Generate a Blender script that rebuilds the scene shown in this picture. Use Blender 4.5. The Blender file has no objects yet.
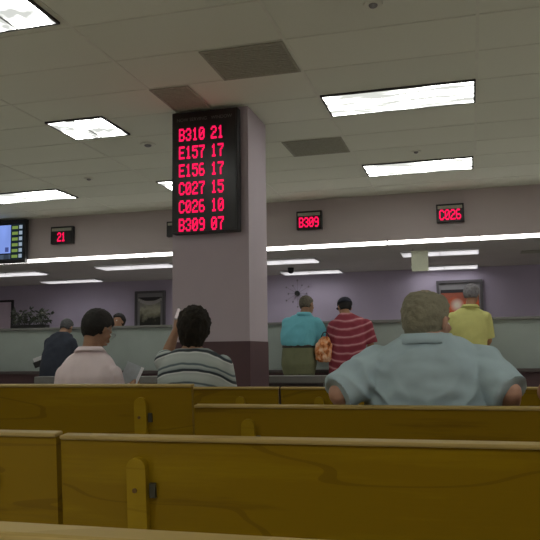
import bpy, bmesh, math, random
from mathutils import Vector, Matrix, Euler, noise
random.seed(7)
S = bpy.context.scene
COL = S.collection
# ---------------------------------------------------------------- camera
cam = bpy.data.cameras.new('camera'); cam.sensor_width = 36; cam.lens = 48.53; cam.clip_start = .02
camo = bpy.data.objects.new('camera', cam); COL.objects.link(camo)
Rm = Matrix(((0.9639289, 0.04152619, 0.26290047), (0.26588432, -0.10530072, -0.95823655), (-0.01210831, 0.99357301, -0.11254357)))
camo.matrix_world = Matrix.Translation((0, 0, 1.05)) @ Rm.to_4x4()
S.camera = camo
# ---------------------------------------------------------------- world, exposure
w = bpy.data.worlds.new('room_air'); w.use_nodes = True; S.world = w
w.node_tree.nodes['Background'].inputs[0].default_value = (.5, .5, .5, 1)
w.node_tree.nodes['Background'].inputs[1].default_value = 0.02
S.view_settings.view_transform = 'Standard'; S.view_settings.look = 'None'
S.view_settings.gamma = 1; S.view_settings.use_curve_mapping = False
S.view_settings.exposure = 0.30
TROFFER = 10.5      # strength of the ceiling fixtures in view
TROFFER_ADDED = 6.5 # unseen fixtures added off frame to light the room
STRIP = 6.0
RECESS = 3.2
H = 3.13; HR = 2.47; YS = 9.65; YB = 12.95
XL, XR, YF = -10.6, 4.4, -4.2

# ---------------------------------------------------------------- materials
def nt(name):
    m = bpy.data.materials.new(name); m.use_nodes = True
    n = m.node_tree; n.nodes.clear()
    o = n.nodes.new('ShaderNodeOutputMaterial'); b = n.nodes.new('ShaderNodeBsdfPrincipled')
    n.links.new(b.outputs[0], o.inputs[0]); return m, n, b
def rgb(c): return (c[0], c[1], c[2], 1)
def coords(n, scale=(1, 1, 1), loc=(0, 0, 0), rot=(0, 0, 0)):
    t = n.nodes.new('ShaderNodeTexCoord'); mp = n.nodes.new('ShaderNodeMapping')
    mp.inputs['Scale'].default_value = scale; mp.inputs['Location'].default_value = loc; mp.inputs['Rotation'].default_value = rot
    n.links.new(t.outputs['Object'], mp.inputs[0]); return mp.outputs[0]
def ntex(n, vec, scale, detail=4, rough=.55):
    x = n.nodes.new('ShaderNodeTexNoise'); x.inputs['Scale'].default_value = scale
    x.inputs['Detail'].default_value = detail; x.inputs['Roughness'].default_value = rough
    n.links.new(vec, x.inputs['Vector']); return x.outputs[0]
def ramp(n, fac, stops, interp='LINEAR'):
    r = n.nodes.new('ShaderNodeValToRGB'); r.color_ramp.interpolation = interp
    e = r.color_ramp.elements
    while len(e) > 1: e.remove(e[0])
    e[0].position = stops[0][0]; e[0].color = rgb(stops[0][1])
    for p, c in stops[1:]:
        q = e.new(p); q.color = rgb(c)
    n.links.new(fac, r.inputs[0]); return r.outputs[0]
def math_(n, op, a, b=None, c=None):
    x = n.nodes.new('ShaderNodeMath'); x.operation = op
    for i, v in enumerate((a, b, c)):
        if v is None: continue
        if isinstance(v, (int, float)): x.inputs[i].default_value = v
        else: n.links.new(v, x.inputs[i])
    return x.outputs[0]
def mixc(n, fac, a, b):
    x = n.nodes.new('ShaderNodeMix'); x.data_type = 'RGBA'
    for sock, v in ((x.inputs[0], fac), (x.inputs[6], a), (x.inputs[7], b)):
        if isinstance(v, (int, float)): sock.default_value = v
        elif isinstance(v, tuple): sock.default_value = rgb(v)
        else: n.links.new(v, sock)
    return x.outputs[2]
def bump(n, b, h, strength, dist=.01):
    x = n.nodes.new('ShaderNodeBump'); x.inputs['Strength'].default_value = strength; x.inputs['Distance'].default_value = dist
    n.links.new(h, x.inputs['Height']); n.links.new(x.outputs[0], b.inputs['Normal'])
def plain(name, c, rough=.6, var=.12, scale=8, bmp=0, metal=0, bs=60):
    m, n, b = nt(name); v = coords(n)
    f = ntex(n, v, scale)
    lo = tuple(x * (1 - var) for x in c); hi = tuple(min(1, x * (1 + var)) for x in c)
    n.links.new(ramp(n, f, [(.3, lo), (.7, hi)]), b.inputs['Base Color'])
    b.inputs['Roughness'].default_value = rough; b.inputs['Metallic'].default_value = metal
    if bmp: bump(n, b, ntex(n, v, bs), bmp)
    return m
def emit(name, c, s, blotch=None):
    m = bpy.data.materials.new(name); m.use_nodes = True; n = m.node_tree; n.nodes.clear()
    o = n.nodes.new('ShaderNodeOutputMaterial'); e = n.nodes.new('ShaderNodeEmission')
    e.inputs[0].default_value = rgb(c); e.inputs[1].default_value = s
    if blotch:
        v = coords(n, (blotch[0], blotch[1], 1)); f = ntex(n, v, 1, 2)
        n.links.new(ramp(n, f, [(.42, tuple(x * blotch[2] for x in c)), (.47, tuple(x * (blotch[2] + .06) for x in c)), (.56, c)]), e.inputs[0])
    n.links.new(e.outputs[0], o.inputs[0]); return m

def m_wood(name, dark, mid, light, seed):
    m, n, b = nt(name)
    v = coords(n, (.9, 6, 9), (seed, seed * .7, seed * 1.3))
    f1 = ntex(n, v, 1.6, 6, .6)
    v2 = coords(n, (.35, 3, 5), (seed + 4, 2, seed))
    f2 = ntex(n, v2, 1.2, 3)
    v3 = coords(n, (3, 60, 90), (seed, 0, 0)); f3 = ntex(n, v3, 1.5, 2)
    s = math_(n, 'ADD', math_(n, 'MULTIPLY', f1, .55), math_(n, 'ADD', math_(n, 'MULTIPLY', f2, .35), math_(n, 'MULTIPLY', f3, .1)))
    c = ramp(n, s, [(.36, dark), (.44, mid), (.54, mid), (.66, light)])
    # narrow cracks / dark figure following the board
    v4 = coords(n, (.5, 1, 3.2), (seed * 2, 1, seed)); f4 = ntex(n, v4, 1.3, 2)
    ln = math_(n, 'ABSOLUTE', math_(n, 'SUBTRACT', f4, .5))
    k = math_(n, 'LESS_THAN', ln, .006)
    c2 = mixc(n, math_(n, 'MULTIPLY', k, .6), c, dark)
    n.links.new(c2, b.inputs['Base Color'])
    b.inputs['Roughness'].default_value = .5; b.inputs['Specular IOR Level'].default_value = .2
    bump(n, b, f3, .08, .003)
    return m
WOODS = [m_wood('bench_wood_%d' % i, (.17, .092, .001), (.245, .144, .0012), (.305, .19, .002), 3.1 * i + 1) for i in range(3)]
RAIL = m_wood('bench_rail_wood', (.32, .22, .06), (.42, .30, .10), (.48, .36, .14), 2.3)
BATT = m_wood('bench_batten_wood', (.27, .165, .004), (.34, .215, .007), (.39, .255, .012), 6.3)

def m_ceiling():
    m, n, b = nt('ceiling_tiles')
    t = n.nodes.new('ShaderNodeTexCoord'); s = n.nodes.new('ShaderNodeSeparateXYZ'); n.links.new(t.outputs['Object'], s.inputs[0])
    cx = math_(n, 'DIVIDE', math_(n, 'ADD', s.outputs[0], 50 * 1.25 - .12), 1.25)
    cy = math_(n, 'DIVIDE', math_(n, 'ADD', s.outputs[1], 50 * .5725 - 4.53), .5725)
    fx = n.nodes.new('ShaderNodeTexWhiteNoise'); fx.noise_dimensions = '2D'
    cb = n.nodes.new('ShaderNodeCombineXYZ'); n.links.new(math_(n, 'FLOOR', cx), cb.inputs[0]); n.links.new(math_(n, 'FLOOR', cy), cb.inputs[1])
    n.links.new(cb.outputs[0], fx.inputs['Vector'])
    base = ramp(n, fx.outputs[0], [(0, (.765, .79, .67)), (1, (.815, .84, .715))])
    sp = ntex(n, coords(n, (1, 1, 1)), 90, 2)
    base = mixc(n, math_(n, 'MULTIPLY', sp, .25), base, (.62, .62, .54))
    n.links.new(base, b.inputs['Base Color']); b.inputs['Roughness'].default_value = .95
    bump(n, b, sp, .15, .004)
    return m
M = dict(
    ceil=m_ceiling(),
    tbar=plain('grid_metal', (.74, .75, .64), .6, .05),
    tbar2=plain('tile_reveal', (.70, .71, .60), .8, .05),
    wall=plain('lavender_grey_paint', (.50, .43, .475), .8, .03, 2, .05),
    soffit=plain('mauve_grey_paint', (.50, .435, .43), .8, .03, 2, .05),
    backwall=plain('lavender_paint', (.50, .45, .56), .8, .05, 1.5, .05),
    floor=plain('beige_vinyl', (.62, .59, .53), .5, .1, 3),
    maroon=plain('maroon_laminate', (.09, .045, .052), .55, .12, 3),
    desk=plain('dark_desk_edge', (.07, .055, .055), .5, .1),
    part=plain('grey_green_partition_fabric', (.36, .41, .385), .9, .04, 4, .1),
    cap=plain('grey_partition_cap', (.22, .22, .21), .6, .05),
    ledge=plain('grey_laminate', (.18, .175, .165), .5, .06),
    black=plain('black_plastic', (.012, .012, .013), .45, .1),
    blackg=plain('black_screen_face', (.008, .006, .006), .3, .1),
    grey=plain('grey_metal', (.3, .3, .3), .5, .05, metal=.3),
    rec=plain('recess_ceiling_paint', (.50, .485, .45), .9, .04, 3),
    vent=plain('return_air_grille', (.38, .38, .30), .8, .12, 60),
    fixt=plain('fixture_frame', (.05, .045, .045), .6, .05),
    louv=plain('white_louver_metal', (.6, .6, .6), .5, .03),
    lamp=emit('prismatic_lens', (.98, 1, .93), TROFFER, (1.8, 10, .06)),
    lamp2=emit('louver_cell', (.98, 1, .94), TROFFER, (5, 4, .055)),
    lampadded=emit('added_unseen_lens', (.98, 1, .93), TROFFER_ADDED),
    strip=emit('cove_strip_lens', (1, .98, .94), STRIP),
    reclamp=emit('recess_lens', (1, .97, 1), RECESS, (3, 3, .8)),
    led=emit('red_led', (1, .008, .085), 1.12),
    frame=plain('grey_picture_frame', (.10, .095, .10), .5, .05),
    matb=plain('grey_mat_board', (.26, .26, .26), .8, .05),
    swag=plain('cream_swag', (.45, .44, .42), .9, .1),
    dkband=plain('dark_poster_band', (.03, .028, .03), .7, .1),
    whiteb=plain('pale_pink_board', (.75, .64, .74), .5, .04),
    leafd=plain('dark_leaf', (.035, .045, .03), .6, .3),
    leafl=plain('pale_leaf', (.15, .16, .14), .7, .3),
    hangs=plain('pale_green_card', (.62, .66, .50), .7, .05),
    paper=plain('white_paper', (.85, .85, .88), .6, .03),
    bolt=plain('dark_steel', (.03, .03, .03), .4, .05, metal=.5),
    bracket=plain('dull_bracket_steel', (.055, .05, .03), .6, .1),
    knot=plain('wood_plug', (.14, .07, .01), .5, .05),
    eyew=plain('eye_white', (.75, .72, .70), .3, .03), iris=plain('dark_iris', (.03, .02, .015), .2, .05),
    lip=plain('lip_skin', (.35, .14, .12), .6, .05),
    shoe=plain('dark_leather', (.03, .025, .022), .45, .1), wht=plain('white_plastic', (.8, .8, .8), .4, .03),
)
def skin(name, c): return plain(name, c, .6, .12, 14, .05)
def cloth(name, c, var=.08, bs=350): return plain(name, c, .9, var, 10, .15, bs=bs)
def stripes(name, stops, zoff, period, curve=0, tilt=0):
    """horizontal knit stripes: colour by height on the garment, gently sagging"""
    m, n, b = nt(name)
    t = n.nodes.new('ShaderNodeTexCoord'); s = n.nodes.new('ShaderNodeSeparateXYZ'); n.links.new(t.outputs['Object'], s.inputs[0])
    nz = ntex(n, coords(n), 5, 2)
    z = math_(n, 'ADD', s.outputs[2], math_(n, 'MULTIPLY', math_(n, 'SUBTRACT', nz, .5), .045))
    z = math_(n, 'ADD', z, math_(n, 'MULTIPLY', math_(n, 'MULTIPLY', s.outputs[0], s.outputs[0]), curve))
    z = math_(n, 'ADD', z, math_(n, 'MULTIPLY', s.outputs[0], tilt))
    f = math_(n, 'FRACT', math_(n, 'DIVIDE', math_(n, 'SUBTRACT', z, zoff), period))
    n.links.new(ramp(n, f, stops, 'LINEAR'), b.inputs['Base Color']); b.inputs['Roughness'].default_value = .9
    bump(n, b, ntex(n, coords(n), 300), .15)
    return m

# ---------------------------------------------------------------- object helpers
def tag(o, label=None, cat=None, group=None, kind=None):
    for k, v in (('label', label), ('category', cat), ('group', group), ('kind', kind)):
        if v: o[k] = v
    return o
def empty(name, loc, label=None, cat=None, group=None, rz=0):
    o = bpy.data.objects.new(name, None); COL.objects.link(o); o.location = loc; o.rotation_euler = (0, 0, rz)
    o.empty_display_size = .1
    return tag(o, label, cat, group)
def obj(name, bm, mat, parent=None, smooth=False, bevel=0):
    me = bpy.data.meshes.new(name); bmesh.ops.recalc_face_normals(bm, faces=bm.faces); bm.to_mesh(me); bm.free()
    o = bpy.data.objects.new(name, me); COL.objects.link(o); me.materials.append(mat)
    if parent: o.parent = parent
    if smooth:
        for p in me.polygons: p.use_smooth = True
    if bevel:
        b = o.modifiers.new('bevel', 'BEVEL'); b.width = bevel; b.segments = 2; b.limit_method = 'ANGLE'
    return o
def box(bm, x0, x1, y0, y1, z0, z1, mat=None):
    v = [bm.verts.new(p) for p in ((x0, y0, z0), (x1, y0, z0), (x1, y1, z0), (x0, y1, z0), (x0, y0, z1), (x1, y0, z1), (x1, y1, z1), (x0, y1, z1))]
    if mat: 
        for q in v: q.co = mat @ q.co
    for f in ((0, 1, 2, 3), (4, 5, 6, 7), (0, 1, 5, 4), (1, 2, 6, 5), (2, 3, 7, 6), (3, 0, 4, 7)): bm.faces.new([v[i] for i in f])
def B(*a):
    bm = bmesh.new(); box(bm, *a); return bm
def cap(bm, p0, p1, r0, r1, seg=14):
    """round-ended tapered limb"""
    p0 = Vector(p0); p1 = Vector(p1)
    for p, r in ((p0, r0), (p1, r1)):
        bmesh.ops.create_icosphere(bm, subdivisions=2, radius=r, matrix=Matrix.Translation(p))
    d = p1 - p0
    if d.length < 1e-5: return
    q = d.to_track_quat('Z', 'Y').to_matrix().to_4x4()
    bmesh.ops.create_cone(bm, cap_ends=True, segments=seg, radius1=r0, radius2=r1, depth=d.length, matrix=Matrix.Translation((p0 + p1) / 2) @ q)
def frustum(bm, p0, p1, r0, r1, seg=16):
    p0 = Vector(p0); p1 = Vector(p1); d = p1 - p0
    bmesh.ops.create_cone(bm, cap_ends=True, segments=seg, radius1=r0, radius2=r1, depth=d.length, matrix=Matrix.Translation((p0 + p1) / 2) @ d.to_track_quat('Z', 'Y').to_matrix().to_4x4())
def ell(bm, c, r, rot=None, sub=3):
    mt = Matrix.Translation(c) @ (rot.to_4x4() if rot else Matrix.Identity(4)) @ Matrix.Diagonal((r[0], r[1], r[2], 1))
    bmesh.ops.create_icosphere(bm, subdivisions=sub, radius=1, matrix=mt)
def loft(bm, rings, seg=28, e=2.4):
    """rings: (z, cx, cy, rx, ry) super-ellipse sections"""
    prev = None; first = None
    for z, cx, cy, rx, ry in rings:
        vs = []
        for i in range(seg):
            a = 2 * math.pi * i / seg; c, s = math.cos(a), math.sin(a)
            vs.append(bm.verts.new((cx + rx * abs(c) ** (2 / e) * (1 if c >= 0 else -1), cy + ry * abs(s) ** (2 / e) * (1 if s >= 0 else -1), z)))
        if prev:
            for i in range(seg): bm.faces.new((prev[i], prev[(i + 1) % seg], vs[(i + 1) % seg], vs[i]))
        else: first = vs
        prev = vs
    bm.faces.new(first); bm.faces.new(prev)
def fuse(name, bm, mat, parent, voxel=.008, smooth=4, disp=None, post=None):
    """melt overlapping closed shapes into one continuous surface"""
    bmesh.ops.recalc_face_normals(bm, faces=bm.faces)
    me = bpy.data.meshes.new(name); bm.to_mesh(me); bm.free()
    t = bpy.data.objects.new('tmp_mesh', me); COL.objects.link(t)
    r = t.modifiers.new('r', 'REMESH'); r.mode = 'VOXEL'; r.voxel_size = voxel
    s = t.modifiers.new('s', 'SMOOTH'); s.iterations = smooth; s.factor = .5
    dg = bpy.context.evaluated_depsgraph_get(); dg.update()
    nm = bpy.data.meshes.new_from_object(t.evaluated_get(dg)); nm.name = name
    bpy.data.objects.remove(t); bpy.data.meshes.remove(me)
    if disp:
        nrm = [v.normal.copy() for v in nm.vertices]
        for v, q in zip(nm.vertices, nrm): v.co = v.co + q * disp(v.co)
    if post:
        for v in nm.vertices: v.co = post(v.co)
    for p in nm.polygons: p.use_smooth = True
    nm.materials.clear(); nm.materials.append(mat)
    o = bpy.data.objects.new(name, nm); COL.objects.link(o); o.parent = parent
    return o
def copy_tree(o, parent=None):
    c = o.copy(); COL.objects.link(c)
    if parent: c.parent = parent
    for ch in list(o.children): copy_tree(ch, c)
    return c

# ---------------------------------------------------------------- room shell
def struct(name, bm, mat): return tag(obj(name, bm, mat), kind='structure')
struct('floor', B(XL, XR, YF, YB + .1, -.1, 0), M['floor'])
struct('ceiling', B(XL, XR, YF, YS + .01, H, H + .1), M['ceil'])
bm = bmesh.new()      # exposed grid of the suspended ceiling
for k in range(-9, 5):
    x = .12 + 1.25 * k
    if XL < x < XR: box(bm, x - .011, x + .011, YF, YS, H - .004, H + .002)
struct('trim_1', bm, M['tbar'])
bm = bmesh.new()
for k in range(-16, 9):
    y = 4.53 + .5725 * k
    if YF < y < YS: box(bm, XL, XR, y - .007, y + .007, H - .003, H + .002)
struct('trim_2', bm, M['tbar2'])
struct('wall_left', B(XL - .1, XL, YF, YB + .1, 0, H), M['wall'])
struct('wall_right', B(XR, XR + .1, YF, YB + .1, 0, H), M['wall'])
struct('wall_front', B(XL, XR, YF - .1, YF, 0, H), M['wall'])
struct('wall_back', B(XL, XR, YB, YB + .1, 0, H), M['backwall'])
struct('wall_soffit', B(XL, XR, YS, YS + .12, HR, H), M['soffit'])
struct('ceiling_recess', B(XL, XR, YS + .12, YB, HR, HR + .1), M['rec'])
struct('wall_column', B(-2.43, -1.748, 5.72, 6.27, 1.145, H), M['wall'])
struct('trim_3', B(-2.434, -1.744, 5.716, 6.274, 0, 1.145), M['maroon'])
struct('baseboard_back', B(XL, XR, YB - .015, YB, 0, .1), M['maroon'])

# ---------------------------------------------------------------- ceiling fixtures
def troffer(x0, x1, y0, y1, label, lens, cells=0, z=H, group=None, part='diffuser', fr=.016, louver=False):
    cx, cy = (x0 + x1) / 2, (y0 + y1) / 2; hx, hy = (x1 - x0) / 2, (y1 - y0) / 2
    t = empty('ceiling_light', (cx, cy, z), label, 'ceiling light', group)
    bm = bmesh.new()
    for a in ((-hx, hx, -hy, -hy + fr), (-hx, hx, hy - fr, hy), (-hx, -hx + fr, -hy + fr, hy - fr), (hx - fr, hx, -hy + fr, hy - fr)):
        box(bm, *a, -.03 if louver else -.016, -.001)
    obj('frame', bm, M['louv' if louver else 'fixt'], t)
    if louver:
        bm = bmesh.new(); k = 5
        for i in range(k):
            y = -hy + fr + (2 * hy - 2 * fr) * (i + .5) / k; box(bm, -hx + fr, hx - fr, y - .002, y + .002, -.045, -.017)
        box(bm, -.002, .002, -hy + fr, hy - fr, -.044, -.018)
        obj('louver', bm, M['louv'], t)
    n = max(cells, 1); wv = (2 * hx - 2 * fr) / n
    for i in range(n):
        a = -hx + fr + i * wv
        obj(part, B(a, a + wv - (.012 if cells and i < n - 1 else 0), -hy + fr, hy - fr, -.014, -.004), lens, t)
    if cells:
        bm = bmesh.new()
        for i in range(1, n): box(bm, -hx + fr + i * wv - .012, -hx + fr + i * wv, -hy + fr, hy - fr, -.017, -.003)
        obj('divider', bm, M['matb'], t)
    return t
troffer(-1.11, .115, 5.65, 6.18, 'large rectangular fluorescent ceiling light right of the column, nearer of the two long ones', M['lamp'])
troffer(-1.105, .10, 7.98, 8.51, 'rectangular fluorescent ceiling light right of the column, farther and smaller-looking one', M['lamp'])
troffer(-3.61, -3.04, 5.58, 6.13, 'square ceiling light with two louvered cells left of the number sign', M['lamp2'], 2)
troffer(-2.99, -2.41, 3.34, 3.87, 'ceiling light cut off by the top left corner of the photo', M['lamp2'], 2)
troffer(-6.12, -4.95, 7.95, 8.48, 'ceiling light cut off by the left edge, above the television', M['lamp'])
troffer(-3.61, -3.05, 7.97, 8.52, 'ceiling light half hidden behind the left edge of the number sign', M['lamp2'], 2)
for x in (-6.1, -3.6, -1.1, 1.4):  # fixtures added behind the viewer, never in view, for illumination
    for y in (-1.2, -3.4):
        troffer(x, x + 1.2, y, y + .55, 'added unseen ceiling light over the rear rows behind the viewer', M['lampadded'], group='added ceiling lights behind the viewer')
for x, y in ((2.6, 5.69), (2.6, 7.98), (1.4, 2.2), (-6.1, 2.2), (-8.6, 5.69)):  # further unseen fixtures added to the sides
    troffer(x, x + 1.2, y, y + .55, 'added unseen ceiling light beyond the side edges of the view', M['lampadded'], group='added ceiling lights beside the view')
# recessed lights of the counter bay
for x0, x1, y0, y1, lab in (
    (-.94, .16, 10.5, 10.9, 'dim light in the low bay ceiling behind the hanging card, nearer one'),
    (-.94, .16, 12.42, 12.85, 'dim light in the low bay ceiling above the orange picture, farther one'),
    (-3.3, -2.22, 10.66, 11.08, 'dim bay light just right of the column, nearer one'),
    (-3.2, -2.14, 12.3, 12.7, 'dim bay light over the starburst clock, farther one'),
    (-8.2, -7.0, 10.68, 11.08, 'bay light left below the television'),
    (-5.8, -4.5, 10.45, 10.85, 'bright-centred bay light left of the column'),
    (-7.9, -6.72, 12.15, 12.5, 'thin bay light above the leafy plant'),
    (-4.85, -3.7, 12.15, 12.5, 'bay light half hidden behind the left of the column')):
    troffer(x0, x1, y0, y1, lab, M['reclamp'], z=HR, fr=.012, louver=True)
def vent(name, x0, x1, y0, y1, label, z=H, mat='vent'):
    t = empty(name, ((x0 + x1) / 2, (y0 + y1) / 2, z), label, 'ceiling vent')
    hx, hy = (x1 - x0) / 2, (y1 - y0) / 2
    bm = bmesh.new()
    for a in ((-hx, hx, -hy, -hy + .02), (-hx, hx, hy - .02, hy), (-hx, -hx + .02, -hy + .02, hy - .02), (hx - .02, hx, -hy + .02, hy - .02)): box(bm, *a, -.012, -.0045)
    obj('frame', bm, M[mat], t)
    bm = bmesh.new(); k = 16
    for i in range(k):
        y = -hy + .03 + (2 * hy - .06) * i / (k - 1); box(bm, -hx + .02, hx - .02, y - .010, y + .010, -.010, -.005)
    obj('grille', bm, M[mat], t)
    obj('backing', B(-hx + .02, hx - .02, -hy + .02, hy - .02, -.005, -.0045), M[mat], t)
vent('ceiling_vent', -1.74, -1.14, 4.54, 5.09, 'largest dark square ceiling vent, above and right of the number sign')
vent('ceiling_vent', -1.74, -1.14, 6.83, 7.38, 'dark square ceiling vent between the column and the farther long light')
vent('ceiling_vent', -2.375, -2.05, 5.11, 5.66, 'narrow dark ceiling vent just above the number sign')
vent('ceiling_vent', .75, 1.35, 11.0, 11.3, 'small dark vent in the bay ceiling at the right edge', HR)
def disc(name, x, y, r, label, cat):
    t = empty(name, (x, y, H), label, cat)
    bm = bmesh.new(); frustum(bm, (0, 0, -.004), (0, 0, -.012), r, r * .9, 24); obj('plate', bm, M['tbar'], t)
    bm = bmesh.new(); ell(bm, (0, 0, -.014), (r * .45, r * .45, .018)); obj('cap', bm, M['matb'], t, True)
disc('ceiling_sprinkler', -3.03, 6.5, .08, 'round grey sprinkler plate in the ceiling between square light and column', 'sprinkler')
disc('ceiling_sprinkler', -.487, 4.19, .06, 'round sprinkler plate at the top edge above the long light', 'sprinkler')
disc('ceiling_sprinkler', -.479, 7.58, .05, 'round sprinkler plate between the two long ceiling lights', 'sprinkler')
disc('ceiling_sprinkler', -4.29, 7.58, .06, 'faint round sprinkler plate left of the column above the small display', 'sprinkler')
# continuous strip light under the front edge of the soffit
x = -8.05; i = 0
places = ['under the television at the left edge', 'just right of the television, below the small left display', 'between the small left display and the column', 'running in behind the left edge of the column',
          'coming out from behind the right edge of the column', 'below the small display right of the column', 'above the hanging card, below the right-hand display', 'at the right edge of the photo', 'beyond the right edge', 'far beyond the right edge']
while x < XR - .2:
    e = min(x + 1.17, XR - .01)
    t = empty('strip_light', ((x + e) / 2, YS, HR), 'bright strip light segment ' + places[min(i, 9)], 'strip light', 'strip lights along the soffit edge')
    h = (e - x) / 2
    obj('lens', B(-h + .006, h - .006, -.045, -.004, -.018, .026), M['strip'], t)
    obj('end_cap', B(-h, -h + .006, -.047, -.003, -.020, .027), M['grey'], t); obj('end_cap', B(h - .006, h, -.047, -.003, -.020, .027), M['grey'], t)
    obj('housing', B(-h, h, -.052, -.003, .027, .033), M['soffit'], t)  # lip added above the lens to keep its light off the soffit face
    x = e + .002; i += 1

# ---------------------------------------------------------------- LED lettering
F57 = {'B': ["11110", "10001", "10001", "11110", "10001", "10001", "11110"], 'E': ["11111", "10000", "10000", "11110", "10000", "10000", "11111"],
 'C': ["01110", "10001", "10000", "10000", "10000", "10001", "01110"], '0': ["01110", "10001", "10011", "10101", "11001", "10001", "01110"],
 '1': ["00100", "01100", "00100", "00100", "00100", "00100", "01110"], '2': ["01110", "10001", "00001", "00110", "01000", "10000", "11111"],
 '3': ["01110", "10001", "00001", "00110", "00001", "10001", "01110"], '5': ["11111", "10000", "11110", "00001", "00001", "10001", "01110"],
 '6': ["01110", "10000", "10000", "11110", "10001", "10001", "01110"], '7': ["11111", "00001", "00010", "00100", "00100", "00100", "00100"],
 '9': ["01110", "10001", "10001", "01111", "00001", "00001", "01110"]}
def led(txt, x, z, cw, ch, pitch, y, parent, name='led_number'):
    bm = bmesh.new(); dx, dz = cw / 5, ch / 7
    for k, c in enumerate(txt):
        for r, row in enumerate(F57[c]):
            for q, on in enumerate(row):
                if on == '1':
                    a = x + k * pitch + q * dx; b_ = z + ch - (r + 1) * dz
                    bm_box = (a - dx * .12, a + dx * 1.22, y - .003, y, b_ - dz * .08, b_ + dz * 1.08)
                    box(bm, *bm_box)
    return obj(name, bm, M['led'], parent)
def words(txt, x, z, size, y, parent, mat, name='lettering'):
    c = bpy.data.curves.new(name, 'FONT'); c.body = txt; c.size = size; c.extrude = .0008; c.materials.append(mat)
    q = bpy.data.objects.new('tmp_text', c); COL.objects.link(q); dg = bpy.context.evaluated_depsgraph_get(); dg.update()
    me = bpy.data.meshes.new_from_object(q.evaluated_get(dg)); bpy.data.objects.remove(q); me.name = name
    o = bpy.data.objects.new(name, me); COL.objects.link(o); o.parent = parent; o.location = (x, y, z); o.rotation_euler = (math.pi / 2, 0, 0)
    return o
faint = plain('faded_lettering', (.16, .15, .14), .7, .05)
t = empty('number_sign', (-2.10, 5.715, 2.05), 'tall black now-serving sign with six rows of red LED numbers on the column', 'sign')
obj('housing', B(-.30, .29, -.085, -.002, 0, 1.05), M['black'], t, bevel=.006)
obj('face', B(-.285, .275, -.089, -.0855, .015, 1.035), M['blackg'], t)
words('NOW SERVING', -.255, .966, .040, -.0905, t, faint); words('WINDOW', .055, .966, .040, -.0905, t, faint)
rows = ['B310', '21', 'E157', '17', 'E156', '17', 'C027', '15', 'C026', '10', 'B309', '07']
for r in range(6):
    z = .795 - r * .1555
    led(rows[2 * r], -.232, z, .048, .108, .0600, -.090, t); led(rows[2 * r + 1], .056, z, .048, .108, .0600, -.090, t)
def display(xc, z0, z1, wdt, txt, label, off=0):
    t = empty('number_display', (xc, YS - .002, z0), label, 'display', 'small LED displays on the soffit'); h = z1 - z0
    obj('housing', B(-wdt / 2, wdt / 2, -.07, 0, 0, h), M['black'], t, bevel=.005)
    obj('header_strip', B(-wdt / 2 + .02, wdt / 2 - .02, -.073, -.0705, h * .73, h * .90), M['vent'], t)
    n = len(txt); pit = .070; cw = .060
    led(txt, -n * pit / 2 + off + .004, h * .12, cw, .135, pit, -.074, t)
display(-5.865, 2.71, 2.97, .37, '21', 'small display left of the column with a short red number')
display(-2.07, 2.71, 2.965, .35, 'B309', 'small red number display right of the column')
display(-.20, 2.70, 2.94, .35, 'C026', 'small red number display at right above the strip light')
display(-3.99, 2.72, 2.94, .35, '15', 'small display almost hidden behind the left edge of the column')

# ---------------------------------------------------------------- television
t = empty('television', (-7.0, 9.53, 2.44), 'flat television with blue picture and green listing under the ceiling at left', 'television')
obj('housing', B(-.6, .585, -.05, .03, 0, .66), M['black'], t, bevel=.008)
obj('mount', B(-.12, .12, .03, .115, .2, .5), M['bolt'], t)
scr_blue = emit('screen_blue', (.20, .30, .72), .95, (2.2, 2.2, .8))
obj('picture_area', B(-.55, .33, -.054, -.0505, .15, .58), scr_blue, t)
obj('ticker', B(-.55, .33, -.054, -.0505, .06, .13), emit('screen_ticker', (.10, .14, .20), .5, (8, 8, .5)), t)
obj('list_background', B(.34, .54, -.0535, -.0505, .05, .59), emit('screen_dark', (.02, .035, .045), .4), t)
gm = emit('screen_green', (.16, .24, .06), .9); bmm = emit('screen_pale_blue', (.32, .40, .50), .75)
for r in range(6):
    z = .075 + r * .088
    obj('list_cell', B(.355, .455, -.056, -.054, z, z + .045), gm, t); obj('list_cell', B(.475, .53, -.056, -.054, z, z + .055), bmm, t)
obj('figure', B(.24, .30, -.0565, -.054, .17, .24), emit('screen_figure', (.06, .08, .25), .8), t)

# ---------------------------------------------------------------- counter bay
t = empty('service_counter', (-3.1, 9.55, 0), 'long maroon service counter below the grey partition', 'counter')
obj('base', B(-7.4, 7.4, -.12, .12, 0, .78), M['maroon'], t); obj('worktop', B(-7.4, 7.4, -.22, .14, .78, .82), M['desk'], t, bevel=.006)
t = empty('counter_partition', (-3.1, 9.60, .82), 'long pale grey-green partition standing on the service counter', 'partition')
obj('panel', B(-7.4, 7.4, -.03, .03, 0, .60), M['part'], t); obj('cap_rail', B(-7.4, 7.4, -.07, .07, .60, .635), M['cap'], t, bevel=.004)
t = empty('writing_ledge', (-2.35, 7.0, 0), 'long low grey ledge behind the wooden benches on both sides of the column', 'ledge')
for a, b_ in ((-2.1, -.12), (.62, 1.95)):
    pass
obj('top', B(-2.12, 1.95, -.18, .0, .755, .825), M['ledge'], t, bevel=.008)
obj('panel', B(-2.05, 1.88, -.1, -.07, .1, .755), M['desk'], t)
for xx in (-2.0, -.6, .95, 1.8): obj('leg', B(xx - .03, xx + .03, -.15, -.03, 0, .755), M['desk'], t)

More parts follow.
